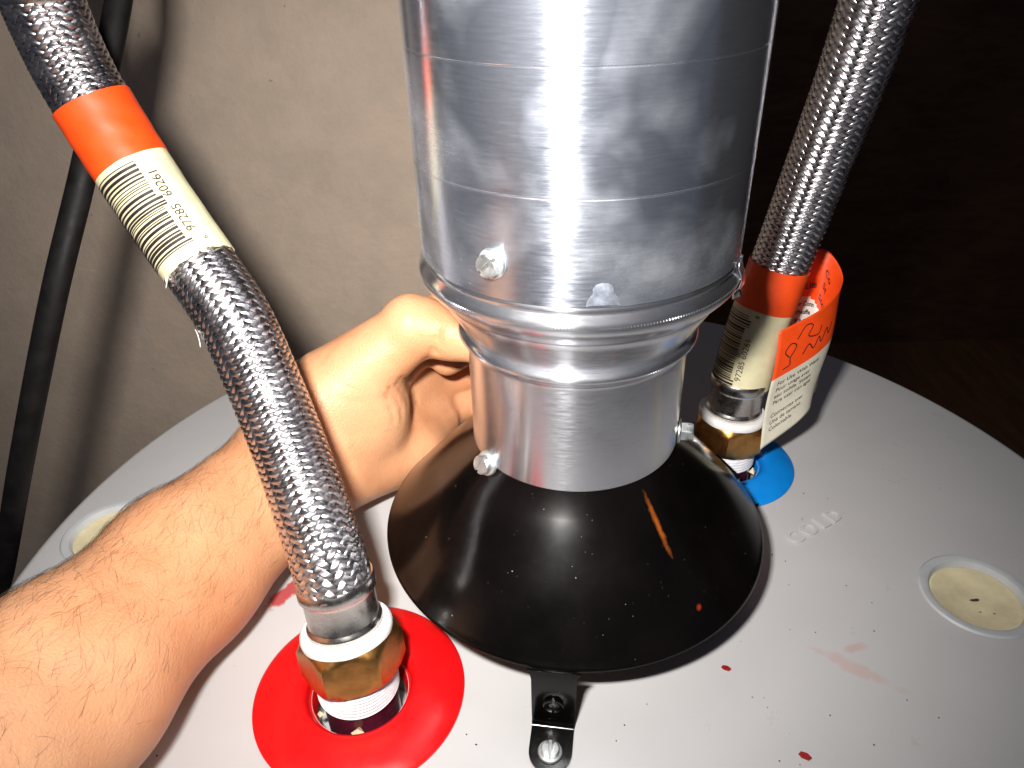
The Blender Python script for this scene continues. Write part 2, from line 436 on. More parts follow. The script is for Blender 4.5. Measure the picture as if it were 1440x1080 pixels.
# embossed letters COLD on the lid
ddir = Vector((0.0203, 0.0120, 0)).normalized(); base = Vector((0.1010, 0.0088, 0))
perp = Vector((-ddir.y, ddir.x, 0))
xs = 0
for ch in 'COLD':
    V, F = text_mesh(ch, 0.0100, 0.00012)
    wid = max(v.x for v in V)
    me = bpy.data.meshes.new('letter')
    P = [base - perp * 0.0032 + ddir * (xs + v.x - 0.0055) + perp * v.y for v in V]
    me.from_pydata([(p.x, p.y, 0.0002) for p in P], [], F)
    bm = bmesh.new(); bm.from_mesh(me)
    bmesh.ops.remove_doubles(bm, verts=bm.verts, dist=1e-6)
    res = bmesh.ops.extrude_face_region(bm, geom=bm.faces[:])
    top = [g for g in res['geom'] if isinstance(g, bmesh.types.BMVert)]
    cen = sum((v.co for v in top), Vector()) / len(top)
    for v in top: v.co.z += 0.0008
    bmesh.ops.recalc_face_normals(bm, faces=bm.faces)
    bm.to_mesh(me); bm.free()
    finish('letter', me, 'lid', lid, True, 60)
    xs += wid + 0.0018

for c in PLUGS:
    pr = [(0.0160, -0.0030), (0.0168, -0.0020), (0.0172, -0.0006), (0.0177, 0.0006), (0.0188, 0.0011), (0.0208, 0.0010), (0.0216, 0.0003), (0.0205, 0.0001), (0.0182, 0.0), (0.0182, -0.01), (0.0150, -0.01)]
    pl = lathe_obj('plug_ring', pr, 'plugring', heater, 72, c, closed=True)
    pr = [(0.0155, -0.010), (0.0170, -0.0035), (0.0169, -0.0020), (0.0160, -0.0016), (0.0140, -0.0021), (0.0105, -0.0030), (0.006, -0.0034), (0.0002, -0.0035)]
    lathe_obj('foam', pr, 'foam', pl, 72, c, cap1=True)
    V = []; F = []
    for dx, dy, q in [(0, 0, 0.0014), (0.001, 0.0004, 0.0008), (0.004, -0.007, 0.0004), (-0.001, -0.006, 0.0004)]:
        o = len(V)
        for k in range(6):
            V.append(Vector((c.x + dx + q * 1.5 * math.cos(k * PI / 3), c.y + dy + q * 0.5 * math.sin(k * PI / 3), -0.0031)))
        V.append(Vector((c.x + dx, c.y + dy, -0.0026)))
        F += [(o + k, o + (k + 1) % 6, o + 6) for k in range(6)]
    mesh_obj('speck', V, F, 'grit', pl)

def nipple(c):
    pr = [(0.0133, -0.0175), (0.0133, 0.0075)]
    nb = lathe_obj('nipple', pr, 'liner', heater, 64, c)
    pr = [(0.0131, 0.0035)]
    z = 0.004
    while z < 0.0148:
        pr += [(0.0138, z), (0.0145, z + 0.0007), (0.0138, z + 0.0014)]; z += 0.0016
    pr += [(0.0131, 0.016)]
    lathe_obj('thread_tape', pr, 'tape', nb, 64, c, sharp=60)
    # crumbs of foam insulation left around the pipe inside the hole
    V = []; F = []
    for k in range(7):
        a = random.uniform(0, 2 * PI); rr = random.uniform(0.0138, 0.0160); q = random.uniform(0.0012, 0.0028)
        o = len(V); cc = Vector((c.x + rr * math.cos(a), c.y + rr * math.sin(a), random.uniform(-0.017, -0.003) if k % 3 else -0.002))
        for d in ((1, 0, 0), (-1, 0, 0), (0, 1, 0), (0, -1, 0), (0, 0, 1), (0, 0, -1)):
            V.append(cc + Vector(d) * q * random.uniform(0.6, 1.2))
        F += [(o + a_, o + b_, o + c_) for a_, b_, c_ in ((0, 2, 4), (2, 1, 4), (1, 3, 4), (3, 0, 4), (2, 0, 5), (1, 2, 5), (3, 1, 5), (0, 3, 5))]
    mesh_obj('insulation', V, F, 'foam', nb, False)
nipple(HOT); nipple(COLD)

def escutcheon(c, R, material, label):
    pr = [(R, 0.0003), (R, 0.0010), (R - 0.0012, 0.0020), (R * 0.8, 0.0036), (0.0225, 0.0046), (0.0205, 0.0044), (0.0190, 0.0034), (0.0181, 0.0012), (0.0176, -0.002)
          , (0.0165, -0.006), (0.0160, -0.006), (0.0168, -0.001), (0.0174, 0.0002)]
    o = lathe_obj('pipe_escutcheon', pr, material, None, 128, c, closed=True, sharp=50)
    return tag(o, label, 'pipe collar')
escutcheon(HOT, 0.0375, 'red', 'red rubber ring lying on the lid around the brass hose nut')
escutcheon(COLD, 0.0340, 'blue', 'blue rubber ring lying on the lid beside the word COLD')

# ------------------------------------------------------------------ draft hood
hood = empty('draft_hood', (0, 0, 0), 'black enamelled draft hood dome standing on bent legs on the lid', 'draft hood')
pr = [(0.0368, 0.088), (0.0368, 0.0730), (0.0371, 0.0712), (0.0376, 0.0700), (0.0440, 0.0629), (0.0520, 0.0539), (0.0600, 0.0449), (0.0680, 0.0356), (0.0735, 0.0288), (0.0748, 0.0272), (0.0755, 0.0266), (0.0755, 0.0258), (0.0746, 0.0256)]
inner = [(r - 0.0009, z - 0.0006) for r, z in reversed(pr[:-3])]
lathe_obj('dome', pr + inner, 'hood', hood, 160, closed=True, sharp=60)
def leg(az, screw):
    """strip down from the brim, bent outwards into a foot with a rounded end"""
    R_ = Matrix.Rotation(az, 3, 'Z')
    w2 = 0.0072
    prof = [(0.0757, 0.0263), (0.0760, 0.0250), (0.0765, 0.0230), (0.0770, 0.0120), (0.0774, 0.0052), (0.0777, 0.0034), (0.0783, 0.0020), (0.0793, 0.0010), (0.0806, 0.0006), (0.0885, 0.0006)]
    V = []; F = []; n = len(prof)
    wid = [0.0090, 0.0080, 0.0075, 0.0074, 0.0073, 0.0072, 0.0072, 0.0071, 0.0071, 0.0071]
    rows = []
    t = 0.0010
    for i, (y, z) in enumerate(prof):
        a = prof[max(0, i - 1)]; b = prof[min(n - 1, i + 1)]
        d = Vector((0, b[0] - a[0], b[1] - a[1])).normalized(); nn = Vector((0, -d.z, d.y))
        if nn.y < 0 and abs(d.z) > abs(d.y): nn = -nn
        if abs(d.y) >= abs(d.z) and nn.z < 0: nn = -nn
        rows.append((Vector((0, y, z)), nn, wid[i]))
    for k in range(1, 9):      # rounded toe
        a = k / 8 * PI / 2 * 0.985
        rows.append((Vector((0, 0.0885 + 0.0071 * math.sin(a), 0.0006)), Vector((0, 0, 1)), 0.0071 * math.cos(a)))
    for p, nn, ww in rows:
        for sx in (-1, 1):
            for tt in (0, 1):
                V.append(p + Vector((sx * ww, 0, 0)) + nn * t * tt)
    for i in range(len(rows) - 1):
        o = i * 4; q = o + 4
        F += [(o, q, q + 2, o + 2), (o + 1, o + 3, q + 3, q + 1), (o, o + 1, q + 1, q), (o + 2, q + 2, q + 3, o + 3)]
    F += [(0, 2, 3, 1), (len(V) - 4, len(V) - 3, len(V) - 1, len(V) - 2)]
    V = [R_ @ Vector((v.x, -v.y, v.z)) for v in V]
    lg = mesh_obj('leg', V, F, 'hood', hood, True, 50)
    bm = bmesh.new(); bm.from_mesh(lg.data); bmesh.ops.recalc_face_normals(bm, faces=bm.faces); bm.to_mesh(lg.data); bm.free()
    if screw:
        # dark disc added as the screw's reflection in the upright, and the zinc screw holding the foot
        pos = R_ @ Vector((0, -0.0780, 0.0118)); nrm = R_ @ Vector((0, -1, 0))
        s = slotted_screw(pos, nrm, 0.0034, 0.0012, (0, 0, 1), lg, False, 0.0009, False); s.data.materials[0] = MT['hood']; s.name = 'screw_reflection'
        slotted_screw(R_ @ Vector((0, -0.0888, 0.0016)), (0, -0.05, 1), 0.0040, 0.0016, (0.12, 1, 0), lg, False, 0.0010, True)
LEG0 = math.radians(-9.2)
leg(LEG0, True); leg(LEG0 + 2 * PI / 3, False); leg(LEG0 - 2 * PI / 3, False)

# ------------------------------------------------------------------ vent reducer and vent pipe
red = empty('vent_reducer', (0, 0, 0.0707), 'spun aluminium reducer tapering from the wide vent pipe to the narrow collar', 'vent fitting')
mm = 0.001
pr = [(49.9, 156), (49.9, 146.2), (50.6, 145.2), (50.7, 143.9), (50.3, 143.2), (50.9, 142.4), (51.8, 141.3), (52.1, 139.9), (51.9, 138.2), (51.3, 136.8), (50.2, 135.4), (48.9, 134.0), (47.4, 132.6), (46.6, 131.9), (46.4, 131.3)]
lathe_obj('band', [(a * mm, b * mm) for a, b in pr], 'alu2', red, 160, sharp=50)
pr = [(46.5, 131.5), (46.3, 130.6), (45.2, 128.6), (43.4, 125.6), (41.7, 122.6), (40.3, 120.0), (39.6, 118.7), (39.3, 118.0)]
lathe_obj('taper', [(a * mm, b * mm) for a, b in pr], 'alu2', red, 160, sharp=50)
pr = [(39.2, 118.6), (39.4, 117.9), (40.3, 117.5), (41.0, 116.5), (41.1, 115.4), (40.5, 114.2), (39.4, 113.2), (38.5, 112.5), (38.1, 111.6), (38.1, 110.6), (38.1, 90.0), (38.1, 71.4), (38.1, 70.7), (37.5, 70.7), (37.5, 111)]
lathe_obj('collar', [(a * mm, b * mm) for a, b in pr], 'alu2', red, 160, sharp=50)
# crimp knurl rows on the two beads
def knurl(R, z, count, a0, a1, sz, parent):
    V = []; F = []
    for k in range(count):
        a = a0 + (a1 - a0) * k / count
        c = Vector((R * math.sin(a), -R * math.cos(a), z)); t = Vector((math.cos(a), math.sin(a), 0)); nn = Vector((math.sin(a), -math.cos(a), 0))
        o = len(V)
        for dt, dz in ((-1, 0), (0, 1.6), (1, 0), (0, -1.6)): V.append(c + t * dt * sz + Vector((0, 0, dz * sz)) - nn * 0.0001)
        V.append(c + nn * sz * 0.55)
        F += [(o, o + 1, o + 4), (o + 1, o + 2, o + 4), (o + 2, o + 3, o + 4), (o + 3, o, o + 4)]
    k_ = mesh_obj('knurling', V, F, 'alu2', parent, False); k_['kind'] = 'stuff'
knurl(0.0521, 0.1399, 340, 0, 2 * PI, 0.00030, red)
knurl(0.0411, 0.1154, 280, 0, 2 * PI, 0.00026, red)
# torn, curled seam tab at the right of the band
def azp(R, deg, z):
    a = math.radians(deg); return Vector((R * math.sin(a), -R * math.cos(a), z))
V = []; F = []
cols = 9
for i in range(7):
    t = i / 6
    for j in range(cols):
        q = j / (cols - 1)
        z = 0.1458 - 0.0128 * t
        rb_ = np.interp(z, [0.1313, 0.1326, 0.1340, 0.1354, 0.1368, 0.1382, 0.1399, 0.1413, 0.1424, 0.1435, 0.1460], [0.0466, 0.0474, 0.0489, 0.0502, 0.0513, 0.0519, 0.0521, 0.0518, 0.0509, 0.0507, 0.0507])
        rad = max(rb_, 0.0500) + 0.0005 + 0.0036 * q ** 2 * max(0, t - 0.35) ** 1.3
        V.append(azp(rad, 62 + q * 7 + 1.5 * t, z - 0.0015 * q * t))
for i in range(6):
    for j in range(cols - 1):
        o = i * cols + j; F.append((o, o + 1, o + cols + 1, o + cols))
tab = mesh_obj('seam_tab', V, F, 'alu2', red, True, 0)
md = tab.modifiers.new('t', 'SOLIDIFY'); md.thickness = 0.0004
# screws in the collar
nL = azp(1, -44, 0); slotted_screw(azp(0.0388, -57, 0.0705), (nL + Vector((0.0, 0.0, 0.35))), 0.0045, 0.0032, (0.5, 0, 0.8), red, False, 0.0012)
nR = azp(1, 78, 0); slotted_screw(azp(0.0382, 76, 0.0735), nR, 0.0046, 0.0046, (0, 0, 1), red, True, 0.0011)
pipe = empty('vent_pipe', (0, 0, 0.1458), 'wide shiny aluminium vent pipe with a single slotted screw', 'vent pipe')
PR = 0.0508
pr = [(PR - 0.0005, 0.158), (PR - 0.0005, 0.1458), (PR, 0.1458)]
for z in (0.1752, 0.2055):
    pr += [(PR, z - 0.006), (PR, z - 0.00032), (PR - 0.00012, z - 0.00008), (PR - 0.00012, z + 0.00008), (PR, z + 0.00032), (PR, z + 0.006)]
pr += [(PR, 0.26), (PR, 0.399), (PR, 0.40), (PR - 0.0005, 0.40)]
lathe_obj('pipe', pr, 'alu', pipe, 192, sharp=25)
V = []; F = []
for z in np.linspace(0.1458, 0.40, 12):
    for dg_, rr in ((84.5, PR + 0.0001), (85.2, PR + 0.0011), (90.5, PR + 0.0012), (91.2, PR + 0.0006), (95.8, PR + 0.0006), (96.5, PR)):
        V.append(azp(rr, dg_, z))
for i in range(11):
    for j in range(5): F.append((i * 6 + j, i * 6 + j + 1, i * 6 + 7 + j, i * 6 + 6 + j))
mesh_obj('seam', V, F, 'alu', pipe, True, 30)
V = []; F = []
out = [(-4.6, 0.0), (-4.4, 1.6), (-3.6, 3.0), (-2.9, 4.0), (-3.0, 5.2), (-2.2, 6.4), (-0.6, 6.9), (1.2, 6.7), (2.4, 5.8), (2.6, 4.4), (3.2, 3.2), (4.3, 2.0), (4.6, 0.0)]
for sc, off in ((1.0, 0.00004), (0.8, 0.00022)):
    for a_, b_ in out: V.append(azp(PR + off, 2.0 + math.degrees(a_ * sc * 0.001 / PR), 0.1461 + (b_ * sc + (1 - sc) * 2.0) * 0.001))
n_ = len(out)
F = [(k, k + 1, n_ + k + 1, n_ + k) for k in range(n_ - 1)] + [tuple(range(n_, 2 * n_))]
mesh_obj('sealant_drip', V, F, 'drip', pipe, True, 0)
slotted_screw(azp(PR, -32.5, 0.1560), azp(1, -32.5, 0) + Vector((0, 0, 0.1)), 0.0042, 0.0028, (0.8, 0, 0.62), pipe, False, 0.0011)

# ------------------------------------------------------------------ hoses
class Tube:
    def __init__(s, pts, ref, step=0.0005):
        P = [Vector(p) for p in pts]
        P = [P[0] * 2 - P[1]] + P + [P[-1] * 2 - P[-2]]
        Q = []
        for i in range(1, len(P) - 2):
            p0, p1, p2, p3 = P[i - 1:i + 3]
            for k in range(60):
                t = k / 60
                Q.append(0.5 * ((2 * p1) + (p2 - p0) * t + (2 * p0 - 5 * p1 + 4 * p2 - p3) * t * t + (3 * p1 - p0 - 3 * p2 + p3) * t ** 3))
        Q.append(P[-2])
        Q = np.array([tuple(q) for q in Q])
        for _ in range(60): Q[1:-1] = Q[1:-1] * 0.5 + 0.25 * (Q[:-2] + Q[2:])
        d = np.r_[0, np.cumsum(np.linalg.norm(np.diff(Q, axis=0), axis=1))]
        n = int(d[-1] / step) + 1
        s.s = np.linspace(0, d[-1], n); s.L = d[-1]
        s.P = np.stack([np.interp(s.s, d, Q[:, k]) for k in range(3)], 1)
        T = np.gradient(s.P, axis=0); T /= np.linalg.norm(T, axis=1)[:, None]
        s.T = T
        A = np.zeros_like(T); r = np.array(ref, float); 
        for i in range(n):
            r = r - T[i] * (r @ T[i]); r /= np.linalg.norm(r); A[i] = r
        s.A = A; s.B = np.cross(T, A)
    def at(s, q, th, r):
        q = np.asarray(q, float); th = np.asarray(th, float); r = np.asarray(r, float)
        def ip(M): return np.stack([np.interp(q, s.s, M[:, k]) for k in range(3)], -1)
        return ip(s.P) + (np.cos(th) * r)[..., None] * ip(s.A) + (np.sin(th) * r)[..., None] * ip(s.B)
    def near(s, p): return s.s[np.argmin(np.linalg.norm(s.P - np.array(p), axis=1))]
    def frame(s, q):
        i = int(np.argmin(abs(s.s - q))); return Vector(s.P[i]), Vector(s.T[i]), Vector(s.A[i])

def grid_faces(nr, nc, wrap=False):
    F = []
    for i in range(nr - 1):
        for j in range(nc if wrap else nc - 1):
            l = (j + 1) % nc
            F.append((i * nc + j, i * nc + l, (i + 1) * nc + l, (i + 1) * nc + j))
    return F

HR = 0.0127
def braid(tube, s0, s1, parent, n=24, beta=50):
    kap = math.tan(math.radians(beta)) / HR
    cross = PI / (n * kap)
    ns = int((s1 - s0) / cross * 4) + 1
    q = np.linspace(s0, s1, ns)
    half = 2 * PI * HR / n * math.cos(math.radians(beta)) / 2 * 0.97
    # strand half-width measured round the circumference
    dth = half / math.cos(math.radians(beta)) / HR
    cs = np.array([-1, -0.6, 0, 0.6, 1.0]); arch = np.array([-0.00022, -0.00003, 0.00002, -0.00003, -0.00022])
    VV = []; FF = []; UU = []; off = 0
    gf = np.array(grid_faces(ns, 5))
    for fam in (1, -1):
        for k in range(n):
            x = k + (k + n * kap * q / PI if fam == 1 else k - n * kap * q / PI)
            dr = fam * 0.00042 * np.cos(2 * PI * (x - 0.5) / 4)
            jit = random.uniform(-0.012, 0.012)
            th = 2 * PI * k / n + fam * kap * q + jit
            TH = th[:, None] + cs[None, :] * dth
            RR = HR - 0.00045 + dr[:, None] + arch[None, :] + random.uniform(-0.00005, 0.00005)
            SS = np.repeat(q[:, None], 5, 1)
            VV.append(tube.at(SS, TH, RR).reshape(-1, 3))
            UU.append(np.stack([np.repeat(((cs + 1) / 2)[None, :], ns, 0), SS * 100], -1).reshape(-1, 2))
            FF.append((gf if fam == 1 else gf) + off); off += ns * 5
    V = np.concatenate(VV); F = np.concatenate(FF)
    me = bpy.data.meshes.new('braid')
    me.vertices.add(len(V)); me.vertices.foreach_set('co', V.ravel())
    me.loops.add(F.size); me.loops.foreach_set('vertex_index', F.ravel())
    me.polygons.add(len(F)); me.polygons.foreach_set('loop_start', np.arange(0, F.size, 4)); me.polygons.foreach_set('loop_total', np.full(len(F), 4))
    me.update(calc_edges=True)
    o = finish('braid', me, 'braid', parent, True, 0, np.concatenate(UU)); o['kind'] = 'stuff'
    th = np.linspace(0, 2 * PI, 33)[:-1]; qq = np.linspace(s0, s1, 80)
    Vc = tube.at(np.repeat(qq[:, None], 32, 1), np.repeat(th[None, :], 80, 0), np.full((80, 32), HR - 0.0013)).reshape(-1, 3)
    mesh_obj('core', Vc, grid_faces(80, 32, True), 'core', parent)

def band_on(tube, name, s0, s1, r, material, parent, slant=0.0, ph=0.0, rag=0.0, nseg=24):
    th = np.linspace(0, 2 * PI, 65)[:-1]
    rows = []; nz = np.array([math.sin(3 * t + 1) * 0.5 + math.sin(7 * t) * 0.3 + math.sin(13 * t + 2) * 0.3 for t in th])
    for i in range(nseg):
        t = i / (nseg - 1)
        ss = s0 + (s1 - s0) * t + slant * np.sin(th + ph) + rag * nz * (1 - t)
        wr = 0.00012 * np.sin(th * 5 + t * 9) * np.sin(t * 7 + 1)
        rows.append(tube.at(ss, th, np.full(64, r) + wr))
    rows = [tube.at(s0 + slant * np.sin(th + ph) + rag * nz, th, np.full(64, r - 0.0006))] + rows + [tube.at(s1 + slant * np.sin(th + ph), th, np.full(64, r - 0.0006))]
    V = np.concatenate(rows)
    return mesh_obj(name, V, grid_faces(len(rows), 64, True), material, parent, True, 50)

def wrap_text(tube, txt, s0, th0, r, size, parent, name='print', sdir=1, tdir=1, spacing=1.0, bold=0.0):
    V, F = text_mesh(txt, size, bold, 'LEFT', spacing)
    P = [Vector(tube.at(s0 + sdir * v.x, th0 + tdir * v.y / r, r)) for v in V]
    return mesh_obj(name, P, F, 'ink', parent, False)

def barcode(tube, s0, s1, tha, thb, r, parent, seed=3):
    rnd = random.Random(seed); V = []; F = []; s = s0; n = 14
    unit = (s1 - s0) / 95
    k = 0
    while s < s1:
        wbar = unit * rnd.choice((1, 1, 2, 2, 3)); gap = unit * rnd.choice((1, 1, 2, 2))
        o = len(V); ext = 0.12 if k % 14 in (0, 1, 13) else 0.0
        th = np.linspace(tha, thb + ext, n)
        for a in th:
            V.append(tube.at(s, a, r)); V.append(tube.at(min(s + wbar, s1), a, r))
        for j in range(n - 1): F.append((o + 2 * j, o + 2 * j + 1, o + 2 * j + 3, o + 2 * j + 2))
        s += wbar + gap; k += 1
    return mesh_obj('barcode', V, F, 'ink', parent, False)

def fitting(tube, parent, s_nut0, s_nut1, flip=False, rot=0.0):
    """brass hex nut, white washer, steel ferrule along the tube; s values measured along the tube"""
    p, T, A = tube.frame((s_nut0 + s_nut1) / 2)
    if flip: T = -T
    Lg = abs(s_nut1 - s_nut0)
    B = basis(T, A)
    p0 = p - T * Lg / 2
    af = 0.0157; ac = af / math.cos(PI / 6)
    V = []; F = []
    seg = 48
    def ring(fn, z):
        return [B @ Vector((fn(a) * math.cos(a + rot), fn(a) * math.sin(a + rot), z)) + p0 for a in [2 * PI * k / seg for k in range(seg)]]
    hexr = lambda a: af / math.cos((a % (PI / 3)) - PI / 6)
    def cham(rc): return lambda a: min(hexr(a), rc)
    rows = [ring(lambda a: 0.0138, 0.0002), ring(lambda a: af * 0.99, 0), ring(cham(af * 1.03), 0.0004), ring(cham(af * 1.09), 0.0014), ring(hexr, 0.0026), ring(hexr, Lg - 0.0040), ring(cham(af * 1.09), Lg - 0.0024), ring(cham(af * 1.02), Lg - 0.0010), ring(lambda a: af * 0.985, Lg - 0.0002), ring(lambda a: 0.0125, Lg)]
    for q in rows: V += q
    nut = mesh_obj('hex_nut', V, grid_faces(len(rows), seg, True), 'brass', parent, True, 25)
    bm = bmesh.new(); bm.from_mesh(nut.data); bmesh.ops.recalc_face_normals(bm, faces=bm.faces); bm.to_mesh(nut.data); bm.free()
    pw = p0 + T * Lg
    pr = [(0.0122, -0.0008), (0.0157, -0.0008), (0.0159, 0.0004), (0.0157, 0.0018), (0.0150, 0.0026), (0.0138, 0.0028), (0.0122, 0.0024)]
    lathe_obj('washer', pr, 'washer', parent, 64, pw, B)
    pr = [(0.0118, 0.0), (0.0125, 0.0026), (0.0130, 0.0032), (0.0129, 0.0046), (0.0122, 0.0054), (0.0121, 0.0060), (0.0121, 0.0150), (0.0126, 0.0160), (0.0132, 0.0166), (0.0132, 0.0205), (0.0128, 0.0212), (0.0122, 0.0212)]
    lathe_obj('ferrule', pr, 'steel', parent, 72, pw, B, sharp=50)

def view_ref(p): v = CAM - Vector(p); return tuple(v.normalized())

# hot side
hot = empty('flexible_hose', (HOT.x, HOT.y, 0.013), 'braided steel hose rising from the red ring, with an orange and cream barcode wrap', 'hose', 'braided water connectors')
hp = [(HOT.x + 0.0008, HOT.y - 0.002, 0.008), (-0.0820, -0.0588, 0.025), (-0.0838, -0.0548, 0.0430), (-0.0860, -0.0500, 0.0540), (-0.0905, -0.0415, 0.0640), (-0.0992, -0.0250, 0.0780), (-0.1085, -0.0100, 0.0965), (-0.1185, 0.0035, 0.1165),
      (-0.1300, 0.0145, 0.1310), (-0.1440, 0.0255, 0.1500), (-0.1560, 0.0340, 0.1700), (-0.1655, 0.0395, 0.1910), (-0.1690, 0.0405, 0.2090), (-0.1700, 0.0400, 0.2300), (-0.1700, 0.0395, 0.2560)]
tH = Tube(hp, view_ref((-0.12, 0, 0.1)))
fitting(tH, hot, 0.0055, 0.0215, rot=0.35)
sE = tH.near((-0.1690, 0.0405, 0.2160))
braid(tH, 0.0395, sE + 0.004, hot)
fitting(tH, hot, sE + 0.0365, sE + 0.0205, flip=True)
s_a = tH.near((-0.1625, 0.0380, 0.1845)); s_b = tH.near((-0.1520, 0.0315, 0.1635)); s_c = tH.near((-0.1315, 0.0155, 0.1330))
lb = band_on(tH, 'label', s_c, s_b + 0.0001, HR + 0.00035, 'cream', hot, 0.0, 0.0, 0.0007)
band_on(tH, 'label_band', s_b, s_a, HR + 0.00050, 'orange', lb)
barcode(tH, s_c + 0.0042, s_b - 0.0022, -1.75, 0.02, HR + 0.00062, lb)
wrap_text(tH, '6', s_c + 0.0034, 0.52, HR + 0.00062, 0.0027, lb, sdir=1, tdir=-1)
wrap_text(tH, '97285', s_c + 0.0078, 0.38, HR + 0.00062, 0.0045, lb, sdir=1, tdir=-1)
wrap_text(tH, '60261', s_c + 0.0222, 0.38, HR + 0.00062, 0.0045, lb, sdir=1, tdir=-1)

# torn scraps of label paper stuck to the braid
for s_off, th_, L_, dth_ in ((-0.0012, -1.25, 0.0030, 0.16), (-0.0235, -1.62, 0.0068, 0.10)):
    V = []
    for i in range(6):
        t = i / 5
        for q in (-1, 1):
            V.append(tH.at(s_c + s_off + L_ * (0.5 - t), th_ + q * dth_ * (1 - 0.5 * t) + 0.05 * math.sin(t * 5), HR + 0.0004 + 0.0012 * t * t))
    sc_ = mesh_obj('paper_scrap', V, grid_faces(6, 2), 'tagwhite', lb, True, 0)
    md = sc_.modifiers.new('t', 'SOLIDIFY'); md.thickness = 0.0002
# cold side
cold = empty('flexible_hose', (COLD.x, COLD.y, 0.013), 'braided steel hose rising from the blue ring, with an orange paper tag', 'hose', 'braided water connectors')
cp = [(COLD.x, COLD.y, 0.008), (0.0818, 0.0620, 0.025), (0.0838, 0.0630, 0.045), (0.0872, 0.0660, 0.068), (0.0926, 0.0690, 0.092), (0.0975, 0.0690, 0.118), (0.1012, 0.0660, 0.146), (0.1035, 0.0575, 0.180), (0.1040, 0.0500, 0.208), (0.1040, 0.0440, 0.232), (0.1040, 0.0420, 0.262)]
tC = Tube(cp, view_ref((0.1, 0.07, 0.1)))
fitting(tC, cold, 0.0055, 0.0215, rot=0.1)
sE2 = tC.near((0.1040, 0.0440, 0.236))
braid(tC, 0.0395, sE2 + 0.004, cold)
fitting(tC, cold, sE2 + 0.0365, sE2 + 0.0205, flip=True)
c_c = tC.near((0.0842, 0.0634, 0.0475)); c_b = tC.near((0.0925, 0.0680, 0.0830)); c_a = tC.near((0.0975, 0.0695, 0.1030))
lc = band_on(tC, 'label', c_c, c_b + 0.0001, HR + 0.00035, 'cream', cold, 0.0, 0, 0.0006)
band_on(tC, 'label_band', c_b, c_a, HR + 0.00050, 'orange', lc)
barcode(tC, c_c + 0.002, c_b - 0.003, -1.9, -0.35, HR + 0.00062, lc, 5)
wrap_text(tC, '97285 60261', c_c + 0.0045, -0.02, HR + 0.00062, 0.0038, lc, sdir=1, tdir=-1)
wrap_text(tC, '8', c_b - 0.003, -0.02, HR + 0.00062, 0.0027, lc, sdir=1, tdir=-1)

# water pipes that carry the upper hose ends (above the frame)
for nm_, tb, lab in (('copper_pipe', tH, 'copper pipe feeding the top of the barcode-wrapped hose'), ('copper_pipe', tC, 'copper pipe feeding the top of the hose with the paper tag')):
    e = tb.P[-1]
    lathe_obj_ = lathe_obj('copper_pipe', [(0.0111, -0.012), (0.0111, 0.50)], 'copper', None, 40, Vector(e), cap1=True)
    tag(lathe_obj_, lab, 'pipe')

# ------------------------------------------------------------------ paper tag on the cold hose
TC = {'A': ((0.1052, 0.0846, 0.0994), (0.1040, 0.0737, 0.0638)), 'B': ((0.1230, 0.0911, 0.1003), (0.1200, 0.0768, 0.0557)),
      'C': ((0.1286, 0.0772, 0.0915), (0.1182, 0.0598, 0.0385)), 'D': ((0.1165, 0.0640, 0.0845), (0.1110, 0.0508, 0.0337)),
      'E': ((0.0936, 0.0533, 0.0784), (0.0911, 0.0440, 0.0214))}
def catmull(P, t):
    n = len(P) - 1; x = min(max(t, 0), 1) * n; i = min(int(x), n - 1); f = x - i
    g = lambda k: Vector(P[k]) if 0 <= k <= n else (Vector(P[0]) * 2 - Vector(P[1]) if k < 0 else Vector(P[n]) * 2 - Vector(P[n - 1]))
    p0, p1, p2, p3 = g(i - 1), g(i), g(i + 1), g(i + 2)
    return 0.5 * (2 * p1 + (p2 - p0) * f + (2 * p0 - 5 * p1 + 4 * p2 - p3) * f * f + (3 * p1 - p0 - 3 * p2 + p3) * f ** 3)
tops = [TC[k][0] for k in 'ABCDE']; bots = [TC[k][1] for k in 'ABCDE']
def tag_pt(u, v, off=0.0):
    p = catmull(tops, u).lerp(catmull(bots, u), v)
    e = 1e-3
    du = catmull(tops, min(1, u + e)).lerp(catmull(bots, min(1, u + e)), v) - catmull(tops, max(0, u - e)).lerp(catmull(bots, max(0, u - e)), v)
    dv = catmull(bots, u) - catmull(tops, u)
    n = dv.cross(du).normalized()
    n = -n if u < 0.47 and n.y > 0 else n
    bow = 0.0008 * math.sin(v * 7 + u * 3)
    return p + n * (off + bow)
nu, nv = 49, 41
V = []; F = []; FM = []
for i in range(nv):
    for j in range(nu): V.append(tag_pt(j / (nu - 1), i / (nv - 1)))
for i in range(nv - 1):
    for j in range(nu - 1):
        F.append((i * nu + j, i * nu + j + 1, (i + 1) * nu + j + 1, (i + 1) * nu + j))
        u_, v_ = (j + .5) / (nu - 1), (i + .5) / (nv - 1)
        if u_ < 0.34:
            arc = 0.50 + 1.6 * max(0, u_ - 0.14) ** 1.5
            FM.append(0 if v_ < arc else (2 if v_ < 0.86 else 3))
        elif u_ < 0.44: FM.append(0)
        else: FM.append(0 if v_ < 0.40 else 1)
tg = mesh_obj('paper_tag', V, F, 'orange', cold, True, 0, None, ['orange', 'tagcream', 'tagwhite', 'blue'], FM)
tg['label'] = 'orange and cream paper tag curled round beside the hose'
md = tg.modifiers.new('t', 'SOLIDIFY'); md.thickness = 0.00025; md.offset = 0
front_off = 0.0005
